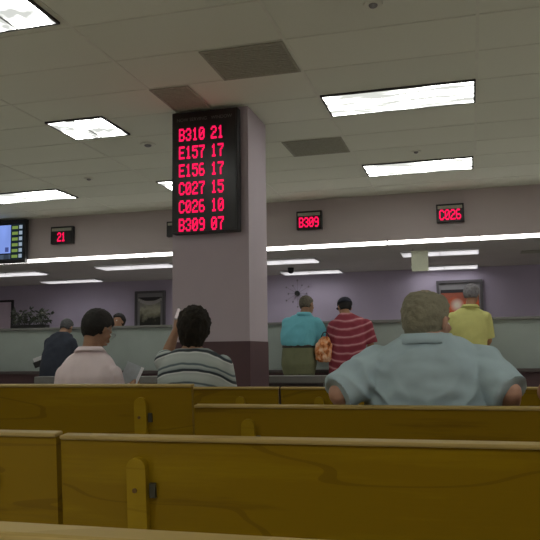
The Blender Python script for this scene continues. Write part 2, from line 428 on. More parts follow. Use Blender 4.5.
# pictures, board, clock
def m_pic(name, cols, sc, glow=None):
    m, n, b = nt(name); v = coords(n, (1, 1, 1)); f = ntex(n, v, sc, 4)
    t_ = n.nodes.new('ShaderNodeTexCoord'); s = n.nodes.new('ShaderNodeSeparateXYZ'); n.links.new(t_.outputs['Object'], s.inputs[0])
    k = math_(n, 'ADD', math_(n, 'MULTIPLY', math_(n, 'SUBTRACT', f, .5), .9), math_(n, 'MULTIPLY', s.outputs[2], 1.9))
    c = ramp(n, k, cols)
    if glow:
        d = n.nodes.new('ShaderNodeVectorMath'); d.operation = 'DISTANCE'; n.links.new(t_.outputs['Object'], d.inputs[0]); d.inputs[1].default_value = glow[0]
        c = mixc(n, ramp(n, d.outputs['Value'], [(.04, (1, 1, 1)), (glow[1], (0, 0, 0))]), c, glow[2])
    n.links.new(c, b.inputs['Base Color']); b.inputs['Roughness'].default_value = .8; return m
def picture(x0, x1, z0, z1, label, img, ix0, ix1, iz0, iz1, swag=False):
    t = empty('framed_picture', ((x0 + x1) / 2, YB - .002, z0), label, 'picture'); X = (x0 + x1) / 2; hx = (x1 - x0) / 2; h = z1 - z0; f = .045
    bm = bmesh.new()
    for a in ((-hx, hx, 0, f), (-hx, hx, h - f, h), (-hx, -hx + f, f, h - f), (hx - f, hx, f, h - f)): box(bm, a[0], a[1], -.05, 0, a[2], a[3])
    obj('frame', bm, M['frame'], t)
    obj('mat', B(-hx + f, hx - f, -.02, 0, f, h - f), M['matb'], t)
    o = obj('print', B(ix0 - X, ix1 - X, -.026, -.021, iz0 - z0, iz1 - z0), img, t)
    if swag:
        bm = bmesh.new(); wv = (x1 - x0) / 2 - .07; n = 12; top = iz1 - z0 + .07
        for i in range(n):
            a, b_ = -1 + 2 * i / n, -1 + 2 * (i + 1) / n
            box(bm, a * wv, b_ * wv, -.036, -.027, top - .17 + .09 * ((a + b_) / 2) ** 2, top - .10 + .07 * ((a + b_) / 2) ** 2)
        obj('curved_banner', bm, M['swag'], t)
        obj('dark_band', B(-wv, wv, -.031, -.027, top - .09, top - .02), M['dkband'], t)
    else:
        obj('dark_band', B(ix0 - X, ix1 - X, -.031, -.027, iz1 - z0 - .005, iz1 - z0 + .05), M['dkband'], t)
    return t
picture(-6.27, -5.64, 1.50, 2.26, 'framed misty landscape picture with a curved pale banner on the back wall', m_pic('misty_landscape', [(.0, (.02, .02, .015)), (.38, (.035, .035, .025)), (.52, (.22, .22, .15)), (.8, (.5, .5, .36)), (1.1, (.3, .3, .26))], 7), -6.17, -5.74, 1.56, 2.09, True)
picture(-.55, .22, 1.42, 2.25, 'framed orange-red picture on the back wall behind the yellow-shirted person', m_pic('orange_scene', [(.0, (.15, .05, .03)), (.4, (.62, .11, .04)), (.8, (.70, .14, .05)), (1.1, (.4, .12, .07))], 5, ((-.05, 0, .40), .13, (.85, .75, .6))), -.48, .15, 1.48, 2.04)
t = empty('framed_board', (-9.32, YB - .002, 1.45), 'pale dark-framed board on the back wall at the left edge', 'board')
bm = bmesh.new()
for a in ((-.33, .33, 0, .04), (-.33, .33, .69, .73), (-.33, -.29, .04, .69), (.29, .33, .04, .69)): box(bm, a[0], a[1], -.04, 0, a[2], a[3])
obj('frame', bm, M['dkband'], t); obj('panel', B(-.29, .29, -.015, 0, .04, .69), M['whiteb'], t)
t = empty('starburst_clock', (-3.03, YB - .002, 2.115), 'starburst wall clock with black centre above the turquoise-shirted person', 'clock')
bm = bmesh.new(); frustum(bm, (0, -.06, 0), (0, -.01, 0), .048, .048, 24); obj('centre', bm, M['black'], t)
mtip = plain('muted_steel', (.27, .25, .29), .5, .05)
for i in range(12):
    a = i * math.pi / 6; c, s = math.cos(a), math.sin(a); L = .24 if i % 2 else .17
    bm = bmesh.new(); frustum(bm, (c * .04, -.02, s * .04), (c * L, -.02, s * L), .003, .003, 6); ry_ = obj('ray', bm, mtip, t)
    bm = bmesh.new(); ell(bm, (c * L, -.02, s * L), (.018, .012, .018), sub=2); obj('tip', bm, mtip, ry_, True)
t = empty('camera_dome', (-2.9, 11.9, HR), 'small dark dome hanging from the bay ceiling right of the column', 'camera dome')
bm = bmesh.new(); ell(bm, (0, 0, -.05), (.05, .05, .05)); frustum(bm, (0, 0, -.05), (0, 0, 0), .05, .055); obj('dome', bm, M['bolt'], t, True)
t = empty('hanging_card', (-.645, 10.2, 2.14), 'blank pale green card hanging from the bay ceiling', 'card')
obj('card', B(-.115, .115, -.006, .006, 0, .29), M['hangs'], t, bevel=.01)
for q in (-1, 1):
    bm = bmesh.new(); frustum(bm, (q * .09, 0, .285), (q * .09, 0, .33), .003, .003, 6); obj('cord', bm, M['grey'], t)
# plant on the partition
t = empty('leafy_plant', (-6.38, 9.60, 1.456), 'dark leafy plant in a low trough on the partition at left', 'plant')
obj('trough', B(-.30, .30, -.06, .06, 0, .05), M['black'], t, bevel=.008)
bs = bmesh.new(); bl = bmesh.new(); bp = bmesh.new(); rnd = random.Random(4)
def leaf(bm, p, d, L, wd):
    d = d.normalized(); s = d.cross(Vector((rnd.uniform(-.4, .4), 1, .3))).normalized(); u = d.cross(s) * .012
    pts = [p, p + d * L * .35 + s * wd + u, p + d * L * .75 + s * wd * .7, p + d * L, p + d * L * .75 - s * wd * .7, p + d * L * .35 - s * wd + u]
    up = [bm.verts.new(q + u * .15) for q in pts]; dn = [bm.verts.new(q - u * .15) for q in pts]
    bm.faces.new(up); bm.faces.new(dn[::-1])
    for i in range(6): bm.faces.new((up[i], dn[i], dn[(i + 1) % 6], up[(i + 1) % 6]))
for i in range(46):
    x0 = rnd.uniform(-.28, .28); env = .24 * (1 - abs(x0) * 1.3) + .02
    p1 = Vector((x0 + rnd.uniform(-.12, .12), rnd.uniform(-.07, .07), .05 + rnd.uniform(.2, 1) * env))
    frustum(bs, (x0, 0, .04), p1, .004, .003, 5)
    for k in range(3):
        leaf(bp if rnd.random() < .22 else bl, p1, Vector((rnd.uniform(-1, 1), rnd.uniform(-.5, .5), rnd.uniform(-.5, .8))), rnd.uniform(.05, .10), .014)
tag(obj('stems', bs, M['leafd'], t), kind='stuff'); tag(obj('foliage', bl, M['leafd'], t), kind='stuff'); tag(obj('pale_foliage', bp, M['leafl'], t), kind='stuff')

# ---------------------------------------------------------------- benches
def bench(x0, x1, y, zt, wi, label, bat=(.22,)):
    """y: plane of the rear face at the top; the seat is on the far side"""
    t = empty('wooden_bench', ((x0 + x1) / 2, y, 0), label, 'bench', None); h = (x1 - x0) / 2; W = WOODS[wi]
    tilt = Matrix.Translation((0, 0, zt)) @ Matrix.Rotation(math.radians(-5), 4, 'X') @ Matrix.Translation((0, 0, -zt))
    tilt = Matrix.Translation((0, 0, zt)) @ Matrix.Rotation(math.radians(5), 4, 'X') @ Matrix.Translation((0, 0, -zt))
    def tb(*a):
        bm = bmesh.new(); box(bm, *a, tilt); return bm
    obj('back_panel', tb(-h + .002, h - .002, .012, .034, .34, zt - .011), W, t)
    obj('top_rail', tb(-h, h, .004, .044, zt - .011, zt), RAIL, t, bevel=.004)
    obj('seat', B(-h + .01, h - .01, .055, .47, .40, .43), W, t, bevel=.008)
    obj('apron', B(-h + .06, h - .06, .42, .44, .30, .40), W, t)
    for s in (-1, 1):
        a = s * (h - .22)
        # batten with a rounded head on the rear of the back, running down into a leg
        bm = bmesh.new(); n = 10; r = .026; pts = [(a - r, zt - .50), (a + r, zt - .50)]
        pts += [(a + r * math.cos(q * math.pi / n), zt - .05 - r + r * math.sin(q * math.pi / n)) for q in range(n + 1)]
        f = [bm.verts.new((px, -.008, pz)) for px, pz in pts]; g = [bm.verts.new((px, .0115, pz)) for px, pz in pts]
        bm.faces.new(f); bm.faces.new(g[::-1])
        for i in range(len(f)): bm.faces.new((f[i], f[(i + 1) % len(f)], g[(i + 1) % len(f)], g[i]))
        for v in bm.verts: v.co = tilt @ v.co
        b_ = obj('batten', bm, BATT, t)
        bm = bmesh.new(); frustum(bm, tilt @ Vector((a - .004, -.0115, zt - .13)), tilt @ Vector((a - .004, -.008, zt - .13)), .006, .006, 12); obj('plug', bm, M['knot'], b_)
        obj('bracket', tb(a + .030, a + .046, .002, .0115, zt - .150, zt - .114), M['bracket'], t)
        bm = bmesh.new(); box(bm, a - .03, a + .03, .04, .46, .32, .40); box(bm, a - .03, a + .03, .055, .12, 0, .32); box(bm, a - .03, a + .03, .39, .45, 0, .32)
        obj('leg', bm, BATT, t, bevel=.004)
    return t
XG = -1.045
bench(XG + .01, 1.42, .74, .85, 0, 'wooden bench whose top edge peeks in along the bottom edge of the photo')
bench(XG + .006, 1.42, 1.70, .843, 1, 'nearest large wooden bench back, filling the bottom right of the photo')
bench(-3.52, XG - .006, 1.70, .848, 2, 'nearest wooden bench back at the bottom left corner, left of the seam')
bench(XG - .006, 1.42, 2.68, .85, 0, 'wooden bench the man in the light blue shirt leans his arms on')
bench(-3.54, XG - .04, 2.74, .925, 1, 'taller wooden bench left in the second row, before the pink shirt')
bench(XG + .006, 1.42, 3.96, .855, 2, 'far wooden bench right of its seam, behind the light blue shirt')
bench(-3.52, XG - .006, 3.96, .855, 0, 'far wooden bench the striped-top and pink-shirt sitters use')

# ---------------------------------------------------------------- people
def fold(amp, sc=(9, 9, 4), seed=0, thr=0):
    def f(p):
        q = Vector((p.x * sc[0] + seed, p.y * sc[1], p.z * sc[2]))
        a = noise.noise(q + Vector((noise.noise(q * .6), 0, noise.noise(q * .5 + Vector((5, 5, 5)))) ) * 1.4)
        r = 1 - abs(a) * 2.4
        return amp * (r * .8 - .4) + amp * .6 * noise.noise(q * 2.3)
    return f
def hand(bm, wr, d, palm, s=1.0, curl=.5, side=1):
    """palm + five tapered fingers; d = pointing direction, palm = palm normal, side = thumb side"""
    d = Vector(d).normalized(); n = Vector(palm).normalized(); n = (n - d * n.dot(d)).normalized(); u = d.cross(n) * side
    wr = Vector(wr)
    for k in (-1, -.33, .33, 1): cap(bm, wr + u * k * .012 * s, wr + d * .085 * s + u * k * .028 * s, .017 * s, .0125 * s, 8)
    for k, L in ((-1.05, .066), (-.36, .078), (.34, .084), (1.02, .075)):
        p = wr + d * .088 * s + u * k * .028 * s; a = 0; r = .0088 * s; fd = (d + u * k * .07).normalized()
        for j, fr in enumerate((.45, .32, .26)):
            a += curl * (.7 if j == 0 else .9)
            q = p + (fd * math.cos(a) + n * math.sin(a)) * L * fr * s; cap(bm, p, q, r, r * .9, 8); p = q; r *= .9
    p = wr + d * .025 * s + u * .026 * s; q = p + (d * .6 + u * .75 + n * .35).normalized() * .042 * s; cap(bm, p, q, .012 * s, .0105 * s, 8)
    q2 = q + (d * .9 + u * .2 + n * .45).normalized() * .034 * s; cap(bm, q, q2, .0105 * s, .0085 * s, 8)
def person(root, label, c):
    rx, ry = root; t = empty('person', (rx, ry, 0), label, 'person')
    L = lambda p: Vector((p[0] - rx, p[1] - ry, p[2]))
    vx = c.get('voxel', .009); s = c.get('s', 1.0)
    hc = L(c['head']); HM = Matrix.Translation(hc) @ Euler([math.radians(a) for a in c.get('rot', (0, 0, 0))], 'ZYX').to_matrix().to_4x4() @ Matrix.Scale(c.get('hs', 1), 4)
    HR3 = HM.to_3x3().normalized()
    hp = lambda *p: HM @ Vector(p); k = c.get('hs', 1)
    rings = [(z, x - rx, y - ry, a, b_) for z, x, y, a, b_ in c['torso']]
    # ---- body: one continuous surface
    bm = bmesh.new()
    loft(bm, [(z, x, y, a - .014, b_ - .014) for z, x, y, a, b_ in rings])
    nb = L(c['neck']); cap(bm, nb, hp(0, -.022, -.05), c.get('nr', .058), .052 * k); cap(bm, nb, nb - Vector((0, 0, .06)), .06, .075)
    E3 = lambda cc, r: ell(bm, hp(*cc), tuple(q * k for q in r), HR3)
    E3((0, -.012, .028), (.076, .094, .086)); E3((0, .028, -.03), (.060, .064, .082)); E3((0, .04, -.078), (.042, .042, .030))
    E3((0, .076, .022), (.048, .018, .013)); E3((0, .092, -.058), (.022, .012, .012)); E3((.042, .06, -.018), (.02, .022, .018)); E3((-.042, .06, -.018), (.02, .022, .018))
    cap(bm, hp(0, .088, .008), hp(0, .112, -.028), .008 * k, .0135 * k, 8)
    for q in (-1, 1): ell(bm, hp(q * .080, -.010, -.012), (.011 * k, .020 * k, .032 * k), (HR3 @ Matrix.Rotation(q * .35, 3, 'Z')))
    for sh, el, wr, hd, pn, cu, sd in c['arms']:
        sh, el, wr = L(sh), L(el), L(wr)
        cap(bm, sh, el, .050 * s, .039 * s); cap(bm, el, el.lerp(wr, .35), .039 * s, .040 * s); cap(bm, el.lerp(wr, .35), wr, .040 * s, .026 * s)
        hand(bm, wr, hd, pn, s, cu, sd)
    for hip, kn, an in c['legs']:
        hip, kn, an = L(hip), L(kn), L(an); cap(bm, hip, kn, .075, .052); cap(bm, kn, an, .050, .036); cap(bm, an, an + Vector((0, .12, -.03)), .034, .026)
    body = fuse('body', bm, c['skin'], t, c.get('bvoxel', .0075), 3)
    # eyes and mouth
    for q in (-1, 1):
        bm = bmesh.new(); ell(bm, hp(q * .031, .080, 0), (.0125 * k, .010 * k, .009 * k), HR3, 2); e = obj('eye', bm, M['eyew'], body, True)
        bm = bmesh.new(); ell(bm, hp(q * .031, .0885, 0), (.0055 * k, .003 * k, .0055 * k), HR3, 2); obj('iris', bm, M['iris'], body, True)
    bm = bmesh.new(); ell(bm, hp(0, .1015, -.056), (.021 * k, .005 * k, .007 * k), HR3, 2); obj('lips', bm, M['lip'], body, True)
    # ---- hair
    h = c.get('hair')
    if h:
        bm = bmesh.new(); bmesh.ops.create_icosphere(bm, subdivisions=6 if vx < .009 else 5, radius=1)
        th = h.get('th', .010); nape = h.get('nape', -.07); frz = h.get('front', .055); seed = h.get('seed', 0); amp = h.get('amp', .004)
        for v in bm.verts:
            d = v.co.normalized(); p = Vector((d.x * .080, d.y * .100 - .012, d.z * .094 + .024))
            if d.z < 0: p.z = d.z * (.094 + h.get('drop', 0.02)) + .024
            frac = (p.y + .11) / .2      # 0 back .. 1 front
            low = nape if frac < .35 else nape + (frz - nape) * min(1, (frac - .35) / .38) ** .8
            m_ = max(0, min(1, (p.z - low) / .014))
            g = th * m_ - .012 * (1 - m_)
            if h.get('bald') and d.z > .72: g -= (th + .004) * min(1, (d.z - .72) / .12)
            g += amp * m_ * noise.noise(d * h.get('freq', 9) + Vector((seed, 0, 0))) + amp * .5 * m_ * noise.noise(Vector((d.x * 40, d.y * 40, d.z * 9)) + Vector((seed, 0, 0)))
            wd = 1 + h.get('side', 0) * (1 - abs(d.z))
            p = p + d * g; p.x *= wd; v.co = HM @ p
        obj('hair', bm, c['hairmat'], t, True)
    # ---- shirt
    bm = bmesh.new(); loft(bm, rings); infl = c.get('sl', .018)
    for i, (sh, el, wr, *_r) in enumerate(c['arms']):
        sh, el, wr = L(sh), L(el), L(wr); fr = c.get('sleeve', .85); sg = c.get('sg', 0)
        if fr <= 1.3:
            e = sh.lerp(el, fr); cap(bm, sh, sh.lerp(el, fr * .5), (.056 + infl) * s, (.054 + infl) * s); frustum(bm, sh, e, (.056 + infl) * s, (.052 + infl + sg) * s, 20)
        else:
            cap(bm, sh, el, (.054 + infl) * s, (.042 + infl) * s); frustum(bm, el, el.lerp(wr, .93), (.042 + infl) * s, (.028 + infl * .8) * s, 18)
    if c.get('shneck', 1): frustum(bm, nb - Vector((0, 0, .05)), nb + Vector((0, 0, .012)), .095, c.get('nr', .058) + .012, 20)
    shirt = fuse('shirt', bm, c['shirt'], t, vx, c.get('ssm', 6), c.get('fold'))
    if c.get('collar'):
        bm = bmesh.new(); d = (hp(0, -.022, -.05) - nb).normalized(); r0 = c.get('nr', .058) + .014; q = d.to_track_quat('Z', 'Y').to_matrix()
        prof = [(r0, .050), (r0 + .006, .054), (r0 + .020, .030), (r0 + .034, -.006), (r0 + .030, -.010), (r0 + .012, .022)]; n = 40; rr = []
        for i in range(n):
            a = -math.pi / 2 + 2 * math.pi * i / n; cs, sn = math.cos(a), math.sin(a)
            rr.append([bm.verts.new(nb + q @ Vector((0, 0, 0)) + Vector((cs * pr * 1.06, sn * pr, pz * c['collar'] - (.03 if sn > 0 else 0) * sn + (pr - r0) * -.25 * abs(cs)))) for pr, pz in prof])
        for i in range(n):
            for j in range(6): bm.faces.new((rr[i][j], rr[(i + 1) % n][j], rr[(i + 1) % n][(j + 1) % 6], rr[i][(j + 1) % 6]))
        obj('collar', bm, c.get('collarmat', c['shirt']), shirt, True)
    # ---- trousers
    bm = bmesh.new()
    zp = [r for r in c['pelvis']]; loft(bm, [(z, x - rx, y - ry, a, b_) for z, x, y, a, b_ in zp])
    for hip, kn, an in c['legs']:
        hip, kn, an = L(hip), L(kn), L(an); cap(bm, hip, kn, .095, .072); frustum(bm, kn, kn.lerp(an, .93), .070, .062)
    fuse('trousers', bm, c['pants'], t, max(vx, .010), 5, fold(.004, (7, 7, 3), 3))
    if c.get('belt'):
        z, x, y, a, b_ = c['belt']; bm = bmesh.new(); loft(bm, [(z - .018, x - rx, y - ry, a, b_), (z + .018, x - rx, y - ry, a, b_)]); obj('belt', bm, M['shoe'], t, True)
    for hip, kn, an in c['legs']:
        an = L(an); bm = bmesh.new(); cap(bm, an + Vector((0, -.03, -.05)), an + Vector((0, .16, -.06)), .042, .038); ell(bm, an + Vector((0, .0, -.03)), (.045, .055, .05))
        fuse('shoe', bm, M['shoe'], t, .010, 3, post=lambda p: Vector((p.x, p.y, max(p.z, .002))))
    return t, hp, HR3, k, body
def legs_stand(x, y, w=.095, hz=.88, bx=0): return [((x + s * w, y, hz), (x + bx + s * (w + .01), y + .02, .48), (x + bx + s * (w + .02), y - .01, .085)) for s in (-1, 1)]
def legs_sit(x, y, w=.10, z=.53, l=.44, spread=.04): return [((x + s * w, y, z), (x + s * (w + spread), y + l, z + .0), (x + s * (w + spread), y + l + .04, .085)) for s in (-1, 1)]
sk_pale = skin('skin_pinkish', (.52, .29, .20)); sk_tan = skin('skin_tan', (.42, .22, .12)); sk_br = skin('skin_light_brown', (.36, .20, .12)); sk_or = skin('skin_warm', (.60, .25, .09))

# -- large man in light blue shirt
X = -.165; Y = 2.93
person((X, Y), 'large grey-haired man in a light blue shirt with elbows over the bench back', dict(
    skin=sk_pale, shirt=plain('light_blue_cotton', (.43, .55, .60), .9, .06, 6, .12, bs=300), hairmat=plain('grey_brown_hair', (.27, .25, .175), .9, .12, 30, .4, bs=160), pants=cloth('khaki_cotton', (.2, .17, .12)),
    head=(X + .0, Y + .035, 1.166), rot=(-8, 4, -30), hs=1.06, neck=(X - .005, Y - .005, 1.085), nr=.070, voxel=.0065, bvoxel=.006, s=1.12, sg=.0, sl=.022, sleeve=1.07, ssm=9,
    torso=[(.47, X, Y + .02, .19, .17), (.62, X, Y + .03, .225, .185), (.78, X, Y + .02, .245, .175), (.88, X, Y, .25, .16), (.96, X, Y - .005, .248, .145), (1.02, X, Y - .01, .225, .125), (1.06, X, Y - .01, .18, .10), (1.09, X, Y - .01, .125, .085), (1.11, X, Y, .085, .075)],
    arms=[((X - .20, Y - .01, .985), (X - .335, Y - .12, .890), (X - .30, Y + .04, .80), (.25, 1, -.5), (.4, -.2, -1), .4, 1),
          ((X + .19, Y - .01, .985), (X + .292, Y - .10, .895), (X + .28, Y + .05, .80), (-.25, 1, -.5), (-.4, -.2, -1), .4, -1)],
    pelvis=[(.40, X, Y + .03, .19, .17), (.46, X, Y + .03, .21, .185), (.60, X, Y + .03, .205, .17)], legs=legs_sit(X, Y + .08),
    hair=dict(th=.006, nape=-.085, front=.05, amp=.004, freq=6, bald=True, drop=.03), collar=.6, fold=fold(.016, (6, 6, 8), 2)))
# -- seated person at right edge, only the bare elbow shows
X2 = .66; Y2 = 2.99
person((X2, Y2), 'person at the right edge, only a bare tan elbow on the bench back visible', dict(
    skin=sk_tan, shirt=cloth('dark_grey_cotton', (.1, .1, .11)), hairmat=plain('dark_brown_hair', (.03, .02, .015), .8, .3, 40), pants=cloth('blue_denim', (.05, .07, .12)),
    head=(X2 + .01, Y2 + .03, 1.19), neck=(X2, Y2, 1.075), s=1.1, sleeve=.45, sl=.012,
    torso=[(.47, X2, Y2 + .02, .17, .13), (.7, X2, Y2 + .02, .17, .13), (.95, X2, Y2, .19, .12), (1.03, X2, Y2, .165, .095), (1.08, X2, Y2, .07, .06)],
    arms=[((X2 - .19, Y2, .995), (X2 - .40, Y2 - .17, .895), (X2 - .30, Y2 + .07, .86), (.3, 1, -.3), (.4, -.2, -1), .4, 1), ((X2 + .19, Y2, .99), (X2 + .26, Y2 + .02, .72), (X2 + .16, Y2 + .24, .66), (-.2, 1, -.1), (0, 0, -1), .3, -1)],
    pelvis=[(.40, X2, Y2 + .03, .17, .14), (.60, X2, Y2 + .03, .172, .14)], legs=legs_sit(X2, Y2 + .06), hair=dict(th=.012)))
# -- man in pink shirt
X = -2.395; Y = 4.28
_, hp, HR3, k, _b = person((X, Y), 'dark-haired man in a pale pink shirt bending over a white sheet', dict(
    skin=sk_br, shirt=plain('pale_pink_cotton', (.84, .72, .75), .9, .04, 6, .1, bs=300), hairmat=plain('black_hair', (.010, .008, .006), .75, .3, 50, .3, bs=180), pants=cloth('grey_wool', (.06, .06, .07)),
    head=(X + .028, Y + .05, 1.216), rot=(-28, 8, -17), hs=1.04, neck=(X + .005, Y, 1.08), nr=.054, s=1.0, voxel=.008, sleeve=1.5, sl=.016, ssm=7,
    torso=[(.47, X, Y + .04, .185, .13), (.65, X - .005, Y + .04, .20, .13), (.82, X - .01, Y + .01, .215, .125), (.91, X - .01, Y, .215, .12), (.98, X - .01, Y, .185, .11), (1.03, X - .005, Y, .145, .095), (1.065, X, Y, .105, .08), (1.095, X, Y, .07, .065)],
    arms=[((X - .172, Y, .918), (X - .232, Y + .03, .70), (X - .10, Y + .27, .78), (.5, 1, .2), (0, 0, -1), .3, 1),
          ((X + .160, Y, .918), (X + .205, Y + .04, .72), (X + .165, Y + .25, .83), (.2, .8, .3), (-1, 0, 0), .9, -1)],
    pelvis=[(.40, X, Y + .03, .18, .15), (.60, X, Y + .03, .185, .14)], legs=legs_sit(X, Y + .06),
    hair=dict(th=.012, nape=-.085, front=.05, amp=.003, freq=6, drop=.02), collar=.45, fold=fold(.006, (8, 8, 4), 12)))
bm = bmesh.new()
for q in (-1, 1): cap(bm, hp(q * .081, .085, .004), hp(q * .087, -.02, .002), .0018, .0018, 6)
for q in (-1, 1):
    for i in range(12):
        a, b_ = i * math.pi / 6, (i + 1) * math.pi / 6
        cap(bm, hp(q * .034 + .025 * math.cos(a), .098, .018 * math.sin(a)), hp(q * .034 + .025 * math.cos(b_), .098, .018 * math.sin(b_)), .0016, .0016, 6)
cap(bm, hp(-.009, .106, .003), hp(.009, .106, .003), .0016, .0016, 6)
for q in (-1, 1): cap(bm, hp(q * .058, .104, .003), hp(q * .081, .085, .004), .0016, .0016, 6)
o = obj('eyeglasses', bm, M['grey'], _, True)
t = empty('paper_sheet', (-2.245, 4.55, .88), 'white sheet held by the man in the pink shirt', 'paper'); t.rotation_euler = (math.radians(-10), math.radians(24), math.radians(28))
obj('sheet', B(-.06, .06, -.0012, .0012, -.11, .11), plain('grey_printed_page', (.45, .50, .54), .6, .1, 30), t)
obj('white_margin', B(.040, .06, -.0022, -.0013, -.11, .11), M['paper'], t)
# -- woman in striped top
X = -1.70; Y = 4.32
st = stripes('striped_knit', [(0, (.50, .55, .53)), (.16, (.44, .49, .48)), (.22, (.75, .77, .76)), (.27, (.03, .04, .05)), (.37, (.03, .04, .05)), (.41, (.28, .33, .34)), (.55, (.50, .55, .54)), (.60, (.12, .16, .18)), (.66, (.12, .16, .18)), (.72, (.44, .50, .49)), (1, (.50, .55, .53))], .80, .118, 1.1)
person((X, Y), 'dark curly-haired woman in a grey and black striped top beside the column', dict(
    skin=sk_br, shirt=st, hairmat=plain('dark_brown_curly_hair', (.012, .008, .003), .85, .5, 40, .6, bs=90), pants=cloth('black_trousers', (.02, .02, .022)),
    head=(X + .0, Y + .035, 1.218), rot=(-6, 2, 10), hs=.97, neck=(X, Y, 1.10), nr=.05, voxel=.008, sleeve=.8, sl=.014, s=.98, ssm=7, shneck=0,
    torso=[(.47, X, Y + .04, .19, .15), (.65, X, Y + .04, .205, .15), (.80, X, Y + .01, .225, .14), (.90, X, Y, .228, .125), (1.00, X, Y, .215, .10), (1.05, X, Y, .165, .085), (1.082, X, Y, .10, .07)],
    arms=[((X - .185, Y, 1.0), (X - .25, Y + .16, 1.02), (X - .185, Y + .17, 1.195), (.15, .1, 1), (.6, .6, 0), .5, 1),
          ((X + .20, Y, .975), (X + .245, Y + .02, .72), (X + .15, Y + .25, .68), (-.3, 1, 0), (0, 0, -1), .3, -1)],
    pelvis=[(.40, X, Y + .03, .19, .16), (.60, X, Y + .03, .19, .155)], legs=legs_sit(X, Y + .06),
    hair=dict(th=.024, nape=-.15, front=.05, amp=.010, freq=5, drop=.085, side=.05, seed=3)))
t = empty('mobile_phone', (-1.868, 4.49, 1.315), 'small lit phone in the raised hand of the striped-top woman', 'phone'); t.rotation_euler = (math.radians(-8), math.radians(18), 0)
obj('case', B(-.012, .012, -.005, .005, -.045, .04), M['grey'], t, bevel=.002)
obj('screen', B(-.010, .010, -.0065, -.0052, -.035, .032), emit('phone_screen_glow', (.8, .68, .64), .35), t)

# -- standing: man in navy jacket at left
X = -5.45; Y = 8.86
person((X, Y), 'person in a dark navy jacket bending over the counter at left', dict(
    skin=sk_br, shirt=cloth('navy_jacket', (.028, .034, .052)), hairmat=plain('salt_grey_hair', (.09, .09, .095), .9, .3, 40), pants=cloth('dark_trousers', (.03, .032, .04)),
    head=(X + .02, Y + .19, 1.43), rot=(-38, 0, 0), hs=.98, neck=(X + .005, Y + .10, 1.33), s=1.05, sleeve=1.5, sl=.02, ssm=6, voxel=.011, bvoxel=.009,
    torso=[(.74, X - .03, Y - .04, .19, .15), (.9, X - .03, Y - .04, .185, .15), (1.05, X - .015, Y, .195, .155), (1.2, X, Y + .05, .195, .14), (1.28, X, Y + .08, .175, .115), (1.33, X, Y + .10, .15, .09), (1.37, X, Y + .11, .07, .065)],
    arms=[((X - .165, Y + .07, 1.22), (X - .22, Y + .13, .98), (X - .27, Y + .36, .91), (-.1, 1, -.3), (0, 0, -1), .35, 1), ((X + .165, Y + .07, 1.22), (X + .21, Y + .14, .97), (X + .1, Y + .38, .89), (-.2, 1, -.2), (0, 0, -1), .35, -1)],
    pelvis=[(.72, X - .03, Y - .03, .17, .13), (.95, X - .03, Y - .04, .175, .13)], legs=legs_stand(X - .03, Y - .02), hair=dict(th=.008, amp=.004, bald=False), fold=fold(.006, (7, 7, 4), 5)))
t = empty('document_folder', (-5.765, 8.97, .955), 'pale and black folder held at the left side of the navy jacket', 'folder'); t.rotation_euler = (.3, -.35, .3)
obj('cover', B(-.11, .10, -.012, .0, -.05, .035), M['black'], t, bevel=.003); obj('pages', B(-.09, .09, -.008, .010, .0, .085), M['paper'], t)
# -- turquoise polo
X = -2.05; Y = 8.88
turq = cloth('turquoise_knit', (.15, .47, .56), .05)
person((X, Y), 'grey-haired standing man in a turquoise polo shirt and olive trousers', dict(
    skin=sk_br, shirt=turq, hairmat=plain('brownish_grey_hair', (.12, .105, .08), .9, .3, 40), pants=cloth('olive_khaki', (.165, .175, .095)),
    head=(X + .065, Y + .10, 1.635), rot=(-22, 0, -28), hs=1.0, neck=(X + .035, Y + .05, 1.51), s=1.1, sleeve=.95, sl=.022, sg=.01, ssm=6, voxel=.011, bvoxel=.009,
    torso=[(1.12, X - .015, Y - .02, .205, .165), (1.16, X - .02, Y - .01, .228, .185), (1.26, X - .02, Y, .232, .175), (1.38, X - .015, Y + .02, .225, .15), (1.45, X, Y + .04, .20, .125), (1.50, X + .015, Y + .045, .135, .09), (1.535, X + .03, Y + .05, .075, .07)],
    arms=[((X - .17, Y + .03, 1.41), (X - .17, Y + .18, 1.17), (X - .05, Y + .36, .98), (.2, 1, -.2), (0, 0, -1), .35, 1), ((X + .19, Y + .03, 1.40), (X + .265, Y + .08, 1.20), (X + .28, Y + .30, 1.05), (.1, 1, -.3), (-.3, 0, -1), .45, -1)],
    pelvis=[(.78, X - .02, Y - .03, .195, .16), (.9, X - .02, Y - .04, .218, .185), (1.04, X - .02, Y - .02, .212, .18), (1.13, X - .018, Y - .01, .205, .168)], legs=legs_stand(X - .02, Y - .03, .105),
    belt=(1.122, X - .018, Y - .01, .212, .175), hair=dict(th=.007, amp=.003, nape=-.06), collar=.7, fold=fold(.006, (7, 7, 4), 8)))
